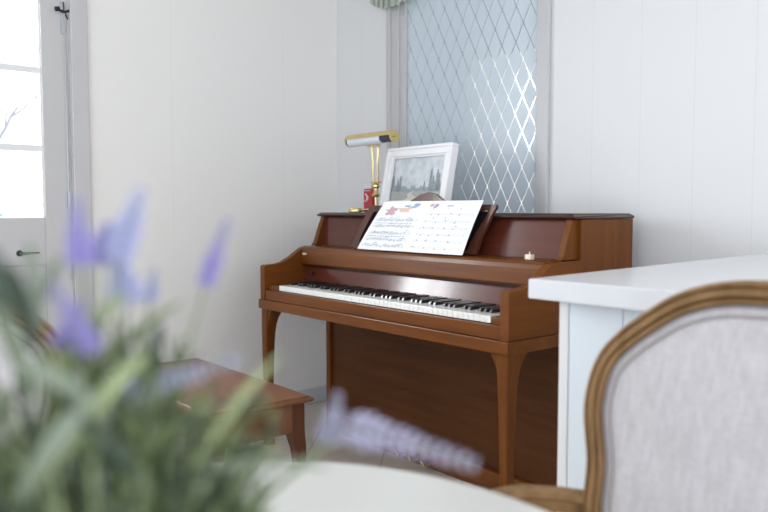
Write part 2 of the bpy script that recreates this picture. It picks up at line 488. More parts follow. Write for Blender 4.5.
# garden outside the glazed door
b = B(); bx(b, -30, XL-0.12, -25, 12, -0.35, -0.25); struct('ground', b, M['ground'])

# ------------------------------------------------------------------ piano
PW, ARM = 1.437, 0.035
piano = thing('upright_piano', 'reddish brown wooden upright piano standing against the back wall', 'piano', (0, 0, 0))
arm = [(0, .657), (0, .800), (.006, .808), (.07, .812), (.10, .819), (.14, .838), (.18, .864), (.205, .879), (.235, .886), (.3565, .886), (.3565, .657)]
for x0, x1 in ((0, ARM), (PW-ARM, PW)):
    b = B(); prism(b, arm, x0, x1, 'X', 0.002); obj('arm', b, M['wood_y'], piano)
b = B(); bx(b, -0.004, PW+0.004, -0.008, 0.40, .616, .656, 0.0025); obj('key_bed', b, M['wood_h'], piano)
b = B(); bx(b, ARM, PW-ARM, 0.004, 0.020, .657, .700, 0.0015); obj('key_slip', b, M['wood_h'], piano)
KX = 0.125; KW = 0.0235
for x0, x1 in ((ARM, KX-0.002), (KX+52*KW+0.002, PW-ARM)):
    b = B(); bx(b, x0, x1, 0.020, 0.19, .657, .722, 0.003); obj('key_block', b, M['wood_h'], piano)
b = B(); bx(b, ARM, PW-ARM, 0.021, 0.30, .657, .690); obj('key_frame', b, M['wood_dark'], piano)
for i in range(52):
    b = B(); bx(b, KX+i*KW+0.0006, KX+(i+1)*KW-0.0006, 0.020, 0.195, .702, .724, 0.0012)
    obj('white_key', b, M['ivory'], piano)
# A0 first: black keys after A, C, D, F, G
for i in range(51):
    if 'ABCDEFG'[i % 7] in 'ACDFG':
        xc = KX+(i+1)*KW
        b = B()
        prism(b, [(.070, .722), (.074, .733), (.080, .736), (.200, .736), (.200, .722)], xc-.0055, xc+.0055, 'X', 0.001)
        obj('black_key', b, M['black'], piano)
b = B(); bx(b, ARM, PW-ARM, 0.1955, 0.203, .722, .733); obj('felt_strip', b, M['felt'], piano)
# fallboard: leaning inner board and the rounded folded lip above it
b = B()
prism(b, [(.204, .700), (.228, .800), (.245, .800), (.245, .700)], ARM+.001, PW-ARM-.001, 'X')
fb = obj('fallboard', b, M['wood_red'], piano)
b = B()
prism(b, [(.196, .806), (.193, .812), (.197, .862), (.202, .876), (.212, .884), (.230, .887), (.3155, .889), (.3155, .806)], ARM+.001, PW-ARM-.001, 'X', 0.001)
obj('fallboard_lip', b, M['wood_h'], fb)
b = B()
bx(b, ARM+.002, PW-ARM-.002, .205, .240, .798, .8065)
obj('hinge_rail', b, M['wood_dark'], fb)
b = B()
lathe(b, [(0.006, 0), (0.0055, 0.012), (0.003, 0.014)], (0, 0, 0), 12)
bmesh.ops.rotate(b, verts=b.verts, matrix=Matrix.Rotation(R(90), 3, 'X'), cent=(0, 0, 0))
bmesh.ops.translate(b, verts=b.verts, vec=(0.105, 0.215, 0.765))
obj('fallboard_knob', b, M['iron'], fb, smooth=True)
b = B()
for k in range(1):
    ring = [Vector((0.062+0.017*math.cos(a), 0.1935, 0.853+0.0045*math.sin(a))) for a in [2*math.pi*q/16 for q in range(16)]]
    ring2 = [v+Vector((0, 0.003, 0)) for v in ring]
    loft(b, [ring, ring2])
obj('fallboard_inlay', b, M['cream'], fb)
# upper case
for s_, (x0, x1) in enumerate(((.002, .030), (PW-.040, PW-.015))):
    b = B()
    prism(b, [(.272, .888), (.282, .900), (.292, .925), (.304, .960), (.316, .990), (.325, 1.008), (.329, 1.021), (.40, 1.021), (.40, .888)], x0, x1, 'X', 0.0025)
    obj('cheek', b, M['wood_v'], piano)
for x0, x1 in ((0.0, .030), (PW-.030, PW)):
    b = B(); bx(b, x0, x1, .357, .660, .0, 1.0208, 0.002); obj('side_panel', b, M['wood_v'], piano)
b = B(); prism(b, [(.316, .889), (.342, 1.0205), (.352, 1.0205), (.352, .889)], .0305, PW-.0485, 'X')
obj('upper_panel', b, M['wood_red'], piano)
b = B(); bx(b, .0305, PW-.0305, .345, .650, .87, .884); bx(b, .0305, PW-.0305, .635, .655, .05, 1.02); obj('back_board', b, M['wood_dark'], piano)
b = B()
lp = [(.318, 1.0215), (.309, 1.027), (.309, 1.031), (.322, 1.040), (.650, 1.040), (.664, 1.031), (.664, 1.027), (.656, 1.0215)]
prism(b, lp, -.004, PW+.004, 'X', 0.003)
for v in b.verts:   # chamfer the ends like the front moulding
    if v.co.z > 1.034:
        if v.co.x < 0: v.co.x += 0.012
        if v.co.x > PW: v.co.x -= 0.012
lid = obj('lid', b, M['wood_dark'], piano)
b = B(); bx(b, .02, PW-.02, .4475, .4495, 1.0395, 1.0405); obj('lid_hinge', b, M['brass'], lid)
# lower case
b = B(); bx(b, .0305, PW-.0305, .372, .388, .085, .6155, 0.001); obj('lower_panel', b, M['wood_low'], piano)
b = B(); bx(b, .0305, PW-.0305, .345, .66, .02, .083, 0.003); bx(b, .0305, PW-.0305, .358, .375, .0, .02); obj('bottom_rail', b, M['wood_h'], piano)
# legs: curved and tapering with brackets under the key bed
def piano_leg(x_out, sgn):
    b = B()
    #      z      y0     y1    inner width
    S_ = [(.616, .002, .098, .056), (.600, .002, .082, .054), (.575, .002, .066, .051), (.545, .002, .056, .048), (.50, .002, .050, .045), (.42, .003, .046, .042),
          (.32, .005, .043, .039), (.22, .006, .042, .037), (.12, .006, .042, .036), (.05, .004, .044, .037), (.02, .002, .045, .039), (0, .002, .045, .039)]
    rings = []
    for z, y0, y1, wd in S_:
        o = .002 + (0.616-z)*0.010
        xa, xb = sorted((x_out + sgn*o, x_out + sgn*(wd + (0.616-z)*0.004)))
        c = .004
        rings.append([Vector(p) for p in ((xa+c, y0, z), (xb-c, y0, z), (xb, y0+c, z), (xb, y1-c, z), (xb-c, y1, z), (xa+c, y1, z), (xa, y1-c, z), (xa, y0+c, z))])
    loft(b, rings)
    # bracket on the inner side
    pts = [(x_out+sgn*.050, .6155), (x_out+sgn*.078, .6155), (x_out+sgn*.076, .607), (x_out+sgn*.062, .585), (x_out+sgn*.050, .545)]
    prism(b, pts, .008, .050, 'Y', 0.001)
    return b
for xo, sg in ((0, 1), (PW, -1)):
    obj('leg', piano_leg(xo, sg), M['wood_v'], piano, smooth=True)
for k in range(3):
    b = B(); xc = .62+k*.075
    tube(b, [(xc, .37, .052), (xc, .30, .052), (xc, .27, .050)], [.008, .012, .014], 10, flat=0.5)
    obj('pedal', b, M['brass'], piano, smooth=True)
# music desk leaning above the fallboard: two cut-out side slats, rails and an arched centre
def dy(z): return .252 + (z-.888)*.25       # lean
desk = B()
def slat(pts):
    A = [desk.verts.new((x, dy(z), z)) for x, z in pts]; C = [desk.verts.new((x, dy(z)+.014, z)) for x, z in pts]
    fs = [desk.faces.new(A), desk.faces.new(C[::-1])]
    n = len(pts)
    for i in range(n): fs.append(desk.faces.new((A[i], C[i], C[(i+1) % n], A[(i+1) % n])))
    bmesh.ops.recalc_face_normals(desk, faces=fs)
slat([(1.060, .892), (1.066, .915), (1.072, .950), (1.088, .985), (1.104, 1.030), (1.122, 1.060), (1.116, 1.071), (1.060, 1.071), (1.050, 1.060),
      (1.056, 1.052), (1.086, 1.050), (1.088, 1.040), (1.068, 1.005), (1.040, .960), (1.020, .915), (.995, .892)])
slat([(.330, .892), (.352, .940), (.376, 1.000), (.402, 1.050), (.415, 1.071), (.465, 1.071), (.465, 1.058), (.440, 1.040), (.418, 1.000), (.392, .950), (.372, .892)])
def drail(x0, x1, z0, z1, arch=0.0):
    n = 14; top = []
    for i in range(n+1):
        u = i/n; top.append((x0+(x1-x0)*u, z1+arch*(max(0, math.cos((u-.5)*math.pi*2.6)) if abs(u-.5) < .1923 else 0)))
    pts = [(x0, z0), (x1, z0)] + top[::-1]
    A = [desk.verts.new((x, dy(z), z)) for x, z in pts]; C = [desk.verts.new((x, dy(z)+.014, z)) for x, z in pts]
    fs = [desk.faces.new(A), desk.faces.new(C[::-1])]
    m_ = len(pts)
    for i in range(m_): fs.append(desk.faces.new((A[i], C[i], C[(i+1) % m_], A[(i+1) % m_])))
    bmesh.ops.recalc_face_normals(desk, faces=fs)
drail(.45, 1.06, 1.045, 1.071, .050); drail(.372, .996, .892, .915)
dk = obj('music_desk', desk, M['wood_desk'], piano)
b = B()
Q = [(.345, .892), (1.045, .892), (1.085, 1.046), (.435, 1.046)]
A = [b.verts.new((x, dy(z)+.0142, z)) for x, z in Q]; C = [b.verts.new((x, dy(z)+.020, z)) for x, z in Q]
b.faces.new(A); b.faces.new(C[::-1])
for i in range(4): b.faces.new((A[i], C[i], C[(i+1) % 4], A[(i+1) % 4]))
bmesh.ops.recalc_face_normals(b, faces=b.faces)
obj('desk_board', b, M['black'], dk)

# ------------------------------------------------------------------ open music book
book = thing('music_book', 'open piano music book with printed notes resting on the music desk', 'book', (0, 0, 0))
zb, zt = .8905, 1.086
def pg(x_, u):
    """page surface: x_ across the spread, u up the page"""
    cx_ = .715
    sag = .006*math.exp(-((x_-cx_)/.03)**2) - .006*math.sin(min(1, abs(x_-cx_)/.3)*math.pi)
    z = zb + (zt-zb)*u
    x_ += .088*u - .056*(x_-.71)*u*(1 if x_ < .71 else 2.6)   # the spread lies a little askew and the leaves fan
    y = .214 + (.279-.214)*u + sag*.6 - .004*math.sin(u*math.pi)
    return Vector((x_, y, z))
def page(x0, x1, off):
    b = B(); nx, nz = 16, 8; G = []
    for th in (0, .0025):
        G.append([[b.verts.new(pg(x0+(x1-x0)*i/nx, j/nz)+Vector((0, off+th, th*0.4*0))) for i in range(nx+1)] for j in range(nz+1)])
    for j in range(nz):
        for i in range(nx):
            b.faces.new((G[0][j][i], G[0][j][i+1], G[0][j+1][i+1], G[0][j+1][i]))
            b.faces.new((G[1][j][i], G[1][j+1][i], G[1][j+1][i+1], G[1][j][i+1]))
    for j in range(nz):
        for i in (0, nx):
            q = (G[0][j][i], G[0][j+1][i], G[1][j+1][i], G[1][j][i]); b.faces.new(q if i == 0 else q[::-1])
    for i in range(nx):
        for j in (0, nz):
            q = (G[0][j][i], G[1][j][i], G[1][j][i+1], G[0][j][i+1]); b.faces.new(q if j == 0 else q[::-1])
    bmesh.ops.recalc_face_normals(b, faces=b.faces)
    return b
# the spread narrows slightly towards the bottom
pl = obj('left_page', page(.428, .715, 0), M['paper'], book, smooth=True)
pr_ = obj('right_page', page(.715, 1.035, 0), M['paper'], book, smooth=True)
b = B()
for dx in (0.0,):
    for x0, x1 in ((.434, .715), (.715, 1.028)):
        nx = 8
        G = [[b.verts.new(pg(x0+(x1-x0)*i/nx, j/4)+Vector((0, .004+.004*t_, 0))) for i in range(nx+1)] for t_ in (0, 1) for j in (0, 1, 2, 3, 4)]
        for r0 in (0, 5):
            for j in range(4):
                for i in range(nx): b.faces.new((G[r0+j][i], G[r0+j][i+1], G[r0+j+1][i+1], G[r0+j+1][i]))
obj('book_block', b, M['paper'], book)
def mark(b, x0, x1, u0, u1, mi=0):
    n = max(1, int((x1-x0)/.03))
    for k in range(n):
        a, c = x0+(x1-x0)*k/n, x0+(x1-x0)*(k+1)/n
        vs = [b.verts.new(pg(x, u)+Vector((0, -.0009, 0))) for x, u in ((a, u0), (c, u0), (c, u1), (a, u1))]
        f = b.faces.new(vs); f.material_index = mi
def blob(b, x, u, rx, ru, mi, n=9, rough=.35):
    vs = []
    for k in range(n):
        a = 2*math.pi*k/n; q = 1+random.uniform(-rough, rough)
        vs.append(b.verts.new(pg(x+rx*q*math.cos(a), u+ru*q*math.sin(a))+Vector((0, -.0011-.0002*mi, 0))))
    f = b.faces.new(vs); f.material_index = mi
def staff(b, x0, x1, u, notes, dense):
    for k in range(5): mark(b, x0, x1, u+k*.011, u+k*.011+.0028)
    mark(b, x0, x0+.0015, u, u+.046, 1); mark(b, x1-.0015, x1, u, u+.046, 1)
    for k in range(notes):
        x = x0+.02+(x1-x0-.03)*(k+random.uniform(-.2, .2))/notes; uu = u+random.uniform(0, .04)
        blob(b, x, uu, .0032, .013, 1, 7, .1)
        if random.random() < dense: mark(b, x+.0025, x+.0042, uu, uu+.045, 1)
        if random.random() < dense*.5: mark(b, x, x+.018, uu+.04, uu+.048, 1)
b = B()
for u in (.60, .47, .33, .20, .07): staff(b, .448, .70, u, 13, .8)
for k in range(14): mark(b, .45+k*.017, .458+k*.017, .548, .562, 1)
for k in range(14): mark(b, .45+k*.017, .459+k*.017, .282, .296, 1)
obj('printed_notes', b, [M['ink'], M['inkd']], pl)
b = B()
for x, u, rx, ru in ((.515, .82, .020, .07), (.50, .76, .018, .035), (.528, .75, .015, .04), (.505, .88, .010, .03), (.54, .83, .012, .03), (.487, .82, .010, .02)): blob(b, x, u, rx, ru, 0)
for x, u, rx, ru in ((.598, .84, .028, .03), (.60, .80, .030, .02), (.575, .82, .010, .03), (.622, .86, .012, .03)): blob(b, x, u, rx, ru, 1)
for x, u, rx, ru in ((.60, .90, .02, .025), (.652, .92, .020, .03), (.645, .885, .018, .02)): blob(b, x, u, rx, ru, 2)
mark(b, .548, .566, .85, .862, 3)
obj('printed_picture', b, [M['inkr'], M['inko'], M['inkb'], M['inkd']], pl)
b = B()
for u in (.72, .58, .45, .33, .20, .08): staff(b, .745, 1.01, u, 4, .1)
mark(b, .845, .885, .895, .912, 1)
for x, u in ((.77, .845), (.86, .86), (.935, .845), (.80, .665), (.87, .67)): blob(b, x, u, .004, .01, 1, 7, .1)
obj('printed_notes', b, [M['ink'], M['inkd']], pr_)
b = B()
for x, u, rx, ru, mi in ((.735, .915, .009, .035, 0), (.748, .92, .008, .03, 1), (.775, .915, .014, .035, 1), (.772, .885, .013, .02, 2)): blob(b, x, u, rx, ru, mi)
obj('printed_picture', b, [M['inky'], M['inkr'], M['inkb']], pr_)

# ------------------------------------------------------------------ framed landscape on the piano lid
pf = thing('picture_frame', 'white framed landscape picture standing on the piano behind the book', 'picture', (.513, .430, 1.0475))
pf.rotation_euler = (R(-11), 0, R(-1.5))
FW, FH, FD = .425, .285, .034
b = B()
def frame_ring(b, x0, x1, z0, z1, w, y0, y1, bev=.003, mi=0):
    bx(b, x0, x1, y0, y1, z0, z0+w, bev, mi); bx(b, x0, x1, y0, y1, z1-w, z1, bev, mi)
    bx(b, x0, x0+w, y0, y1, z0+w, z1-w, bev, mi); bx(b, x1-w, x1, y0, y1, z0+w, z1-w, bev, mi)
hx = FW/2
frame_ring(b, -hx, hx, 0, FH, .014, -.004, FD, .003)
frame_ring(b, -hx+.012, hx-.012, .012, FH-.012, .028, .002, FD-.004, .003)
obj('frame', b, M['framewhite'], pf)
b = B(); frame_ring(b, -hx+.038, hx-.038, .038, FH-.038, .010, .008, .014, .001); obj('mount', b, M['mat'], pf)
b = B(); bx(b, -hx+.01, hx-.01, .018, .024, .01, FH-.01); obj('backing', b, M['mat'], pf)
def art():
    m, t, bb = newmat('landscape_print_sky'); bb.inputs['Roughness'].default_value = .25
    co = t.nodes.new('ShaderNodeTexCoord'); n = t.nodes.new('ShaderNodeTexNoise'); n.inputs['Scale'].default_value = 22; n.inputs['Detail'].default_value = 5
    t.links.new(co.outputs['Object'], n.inputs['Vector'])
    r = t.nodes.new('ShaderNodeValToRGB'); r.color_ramp.elements[0].color = (.50, .55, .58, 1); r.color_ramp.elements[1].color = (.74, .76, .77, 1)
    r.color_ramp.elements[0].position = .3; r.color_ramp.elements[1].position = .7
    t.links.new(n.outputs['Fac'], r.inputs[0]); t.links.new(r.outputs[0], bb.inputs['Base Color'])
    return m
M['artsky'] = art()
M['arttree'] = plain('print_trees', (.24, .28, .30), .4, noise=.5, nscale=120)
M['artfar'] = plain('print_far_trees', (.30, .35, .37), .4, noise=.3, nscale=120)
M['artgrass'] = plain('print_meadow', (.36, .38, .34), .4, noise=.25, nscale=60)
M['artpath'] = plain('print_path', (.58, .55, .48), .4, noise=.1, nscale=60)
px0, px1, pz0, pz1 = -hx+.048, hx-.048, .048, FH-.048
b = B()
yy = .0165
def poly(pts, lay, mi):
    f = b.faces.new([b.verts.new((px0+(px1-px0)*u, yy-.0004*lay, pz0+(pz1-pz0)*v)) for u, v in pts]); f.material_index = mi
poly([(0, 0), (1, 0), (1, 1), (0, 1)], 0, 0)
poly([(0, 0), (1, 0), (1, .24), (.7, .25), (.4, .24), (0, .27)], 1, 3)
poly([(.25, 0), (.60, 0), (.50, .10), (.42, .16), (.48, .22), (.44, .22), (.34, .15), (.36, .08)], 2, 4)
far = [(0, .22)] + [(1, .22)] + [(1-i/30, .28+.10*random.random()) for i in range(31)]
poly(far, 3, 2)
random.seed(5)
for cx_, h_, w_ in ((.02, .60, .05), (.12, .50, .05), (.17, .58, .05), (.42, .36, .05), (.47, .30, .04), (.66, .45, .03), (.77, .72, .05), (.82, .55, .05), (.89, .70, .05), (.93, .6, .05), (.99, .55, .03)):
    L_, R_ = [], []
    for i in range(7):
        q = i/6; ww = w_*(1-q*.8)*random.uniform(.6, 1.15)
        L_.append((max(0, cx_-ww), .22+(h_-.22)*q)); R_.append((min(1, cx_+ww), .22+(h_-.22)*q+.01))
    poly(L_ + R_[::-1], 4, 1 if h_ > .4 else 2)
obj('landscape_print', b, [M['artsky'], M['arttree'], M['artfar'], M['artgrass'], M['artpath']], pf)
b = B()
prism(b, [(.030, .01), (.044, .01), (.044, .02), (.034, .19), (.030, .19)], -.03, .03, 'X')
obj('easel_back', b, M['mat'], pf)

# ------------------------------------------------------------------ brass piano lamp
lamp = thing('piano_lamp', 'brass piano lamp with a horizontal trough shade on the lid', 'lamp', (.197, .47, 1.0405))
b = B(); lathe(b, [(.0, 0), (.034, 0), (.036, .004), (.034, .010), (.020, .016), (.010, .020), (.009, .030), (0, .030)], (.02, .02, 0), 24, cap=False)
lathe(b, [(.0, 0), (.030, 0), (.031, .004), (.031, .016), (.028, .020), (0, .021)], (-.016, -.075, 0), 24, cap=False)
tube(b, [(.02, .02, .015), (.008, -.015, .012), (-.008, -.05, .010)], .006, 8)
obj('base', b, M['brass'], lamp, smooth=True)
b = B()
tube(b, [(.02, .02, .02), (.020, .018, .08)], .007, 10)
lathe(b, [(.007, 0), (.016, .004), (.018, .012), (.011, .022), (.010, .040), (.018, .048), (.018, .056), (.008, .064)], (.020, .018, .070), 20)
bx(b, -.008, .048, .008, .028, .135, .142, .002)
obj('stem', b, M['brass'], lamp, smooth=True)
for s_ in (-1, 1):
    b = B()
    xc = .02
    tube(b, [(xc+s_*.014, .018, .137), (xc+s_*.018, .016, .18), (xc+s_*.016, .014, .23), (xc+s_*.022, .012, .28), (xc+s_*.018, .010, .318)], .0045, 8)
    obj('arm_rod', b, M['brass'], lamp, smooth=True)
LX0, LX1, LZ, LY, LR = -.152, .170, .338, .0, .030
b = B()
N_ = 16
ring_o, ring_i = [], []
for k in range(N_+1):
    a = R(8 + 164*k/N_)
    ring_o.append((LY+LR*math.cos(a)*1.0, LZ+LR*math.sin(a)*.95)); ring_i.append((LY+(LR-.002)*math.cos(a), LZ+(LR-.002)*math.sin(a)*.95))
prism(b, ring_o + ring_i[::-1], LX0, LX1, 'X')
shade = obj('lamp_shade', b, M['brass'], lamp, smooth=True)
for x0, x1 in ((LX0-.003, LX0), (LX1, LX1+.003)):
    b = B()
    prism(b, [(LY+LR*1.02*math.cos(R(a)), LZ+LR*.97*math.sin(R(a))) for a in range(0, 360, 15)], x0, x1, 'X', .0008)
    if x0 > 0:
        tube(b, [(x1, LY, LZ), (x1+.012, LY, LZ)], .005, 8)
    obj('end_cap', b, M['brass'], shade, smooth=False)
b = B()
tube(b, [(LX0+.012, LY-.004, LZ-.006), (LX1-.075, LY-.004, LZ-.006)], .0245, 18)
obj('bulb', b, M['opal'], lamp, smooth=True)
b = B()
tube(b, [(LX1-.075, LY-.004, LZ-.004), (LX1-.010, LY-.004, LZ-.004)], .0215, 18)
obj('bulb_socket', b, M['navy'], lamp, smooth=True)
b = B()
bx(b, -.012, .055, -.012, .020, .300, .308, .002); tube(b, [(.01, 0, .306), (.02, 0, .316), (.042, 0, .306)], .004, 8)
obj('shade_bracket', b, M['brass'], lamp)

# red tin beside the lamp
tin = thing('red_tin', 'small red tin with a white mark standing beside the brass lamp', 'tin', (.098, .552, 1.0405))
b = B(); bx(b, -.030, .030, -.020, .020, 0, .112, .005); obj('body', b, M['red'], tin)
b = B(); bx(b, -.028, .028, -.019, .019, .1125, .136, .004); obj('tin_lid', b, M['whitepaint'], tin)
b = B()
ring = []
pts = [(-.014+.014*math.cos(R(a)), -.0215, .070+.018*math.sin(R(a))) for a in range(-150, 100, 20)]
tube(b, pts, .0028, 6, flat=.5)
tube(b, [(-.010, -.0215, .052), (.004, -.0215, .060), (.008, -.0215, .072), (.000, -.0215, .078)], .0028, 6, flat=.5)
tube(b, [(-.022, -.0215, .103), (.022, -.0215, .103)], .002, 6, flat=.5)
obj('emblem', b, M['whitepaint'], tin)

# small cream block
blk = thing('cream_block', 'tiny cream block with a pin on the piano ledge right of the book', 'block', (1.318, .240, .8885))
b = B(); bx(b, -.013, .013, -.010, .010, 0, .017, .002); obj('block', b, M['cream'], blk)
b = B(); bx(b, -.004, .005, -.0106, -.009, .004, .014); obj('face_inset', b, M['candle'], blk)
b = B(); tube(b, [(0, 0, .017), (0, 0, .026)], .0018, 8); obj('pin', b, M['candle'], blk)

# ------------------------------------------------------------------ piano bench
bench = thing('piano_bench', 'brown wooden piano bench with curved legs in front of the piano', 'bench', (.695, -.628, 0))
BW, BD = .77, .355
b = B()
zt_ = .500
def rr(x, y, ins, z):
    hx_, hy_ = BW/2-ins, BD/2-ins; r_ = .008; out = []
    for cx_, cy_, a0 in ((hx_, hy_, 0), (-hx_, hy_, 90), (-hx_, -hy_, 180), (hx_, -hy_, 270)):
        for k in range(4):
            a = R(a0+30*k); out.append(Vector((cx_-r_*(1 if cx_ > 0 else -1)+r_*math.cos(a), cy_-r_*(1 if cy_ > 0 else -1)+r_*math.sin(a), z)))
    return out
loft(b, [rr(0, 0, i, z) for i, z in ((.016, .4785), (.008, .481), (.003, .484), (.001, .489), (.004, .494), (.010, .496), (.012, .4985), (.016, .500))])
obj('seat_lid', b, M['wood_bench'], bench)
b = B()
ax, ay = BW/2-.026, BD/2-.026
bx(b, -ax, ax, -ay, -ay+.018, .392, .478, .001); bx(b, -ax, ax, ay-.018, ay, .392, .478, .001)
bx(b, -ax, -ax+.018, -ay+.018, ay-.018, .392, .478, .001); bx(b, ax-.018, ax, -ay+.018, ay-.018, .392, .478, .001)
obj('apron', b, M['wood_bench'], bench)
for sx_ in (-1, 1):
    for sy_ in (-1, 1):
        b = B(); rings = []
        for z, o, s in ((.478, .001, .046), (.40, .001, .046), (.375, .002, .044), (.34, .004, .038), (.28, .004, .032), (.20, .000, .028), (.12, -.003, .026), (.06, .000, .027), (.02, .008, .030), (0, .010, .030)):
            xo = sx_*(ax+.002+o); yo = sy_*(ay+.002+o)
            xi = xo-sx_*s; yi = yo-sy_*s
            x0, x1 = sorted((xo, xi)); y0, y1 = sorted((yo, yi)); c = .004
            rings.append([Vector(p) for p in ((x0+c, y0, z), (x1-c, y0, z), (x1, y0+c, z), (x1, y1-c, z), (x1-c, y1, z), (x0+c, y1, z), (x0, y1-c, z), (x0, y0+c, z))])
        loft(b, rings); obj('leg', b, M['wood_bench_v'], bench, smooth=True)

# ------------------------------------------------------------------ counter (cabinet unit and its stone top)
CZ = .915
b = B()
prism(b, [(1.942, -.532), (3.60, -.532), (3.60, .742), (1.858, .742)], CZ-.040, CZ, 'Z', .003)
ct = obj('countertop', b, M['stone']); ct['label'] = 'white stone countertop ending beside the piano'; ct['category'] = 'countertop'
cab = thing('base_cabinet', 'pale blue grey panelled base cabinet under the white countertop', 'cabinet', (0, 0, 0))
CX, CY = 1.986, -.490
b = B(); bx(b, CX+.004, 3.56, CY+.006, .742, .0, CZ-.041); obj('body', b, M['cabinet'], cab)
b = B()
bx(b, CX, CX+.022, CY, CY+.034, 0, CZ-.0412, .002)
obj('corner_post', b, M['whitepaint'], cab)
x = CX+.024
while x < 3.5:
    b = B(); bx(b, x, min(3.56, x+.118), CY+.001, CY+.0055, .0, CZ-.0412, .0012); obj('board', b, M['cabinet'], cab); x += .1195

# ------------------------------------------------------------------ round table
TC = Vector((2.416, -1.492, 0)); TR = .385; TZ = .75
tb = thing('round_table', 'round white table in the foreground holding the lavender plant', 'table', TC)
b = B(); lathe(b, [(0, TZ-.030), (TR-.012, TZ-.030), (TR-.003, TZ-.026), (TR, TZ-.016), (TR, TZ-.008), (TR-.002, TZ-.003), (TR-.006, TZ), (0, TZ)], seg=128, cap=False)
bmesh.ops.remove_doubles(b, verts=b.verts, dist=1e-5)
obj('tabletop', b, M['tablewhite'], tb, smooth=True)
b = B(); lathe(b, [(.12, TZ-.030), (.10, TZ-.045), (.03, TZ-.07), (.026, TZ-.2), (.045, TZ-.30), (.028, TZ-.36), (.030, .20), (.05, .12), (.05, .09)], seg=32)
obj('pedestal', b, M['whitepaint'], tb, smooth=True)
for k in range(3):
    a = R(40+120*k); b = B()
    tube(b, [(.03*math.cos(a), .03*math.sin(a), .13), (.14*math.cos(a), .14*math.sin(a), .10), (.24*math.cos(a), .24*math.sin(a), .03), (.27*math.cos(a), .27*math.sin(a), .014)], [.026, .022, .016, .014], 10)
    obj('foot', b, M['whitepaint'], tb, smooth=True)

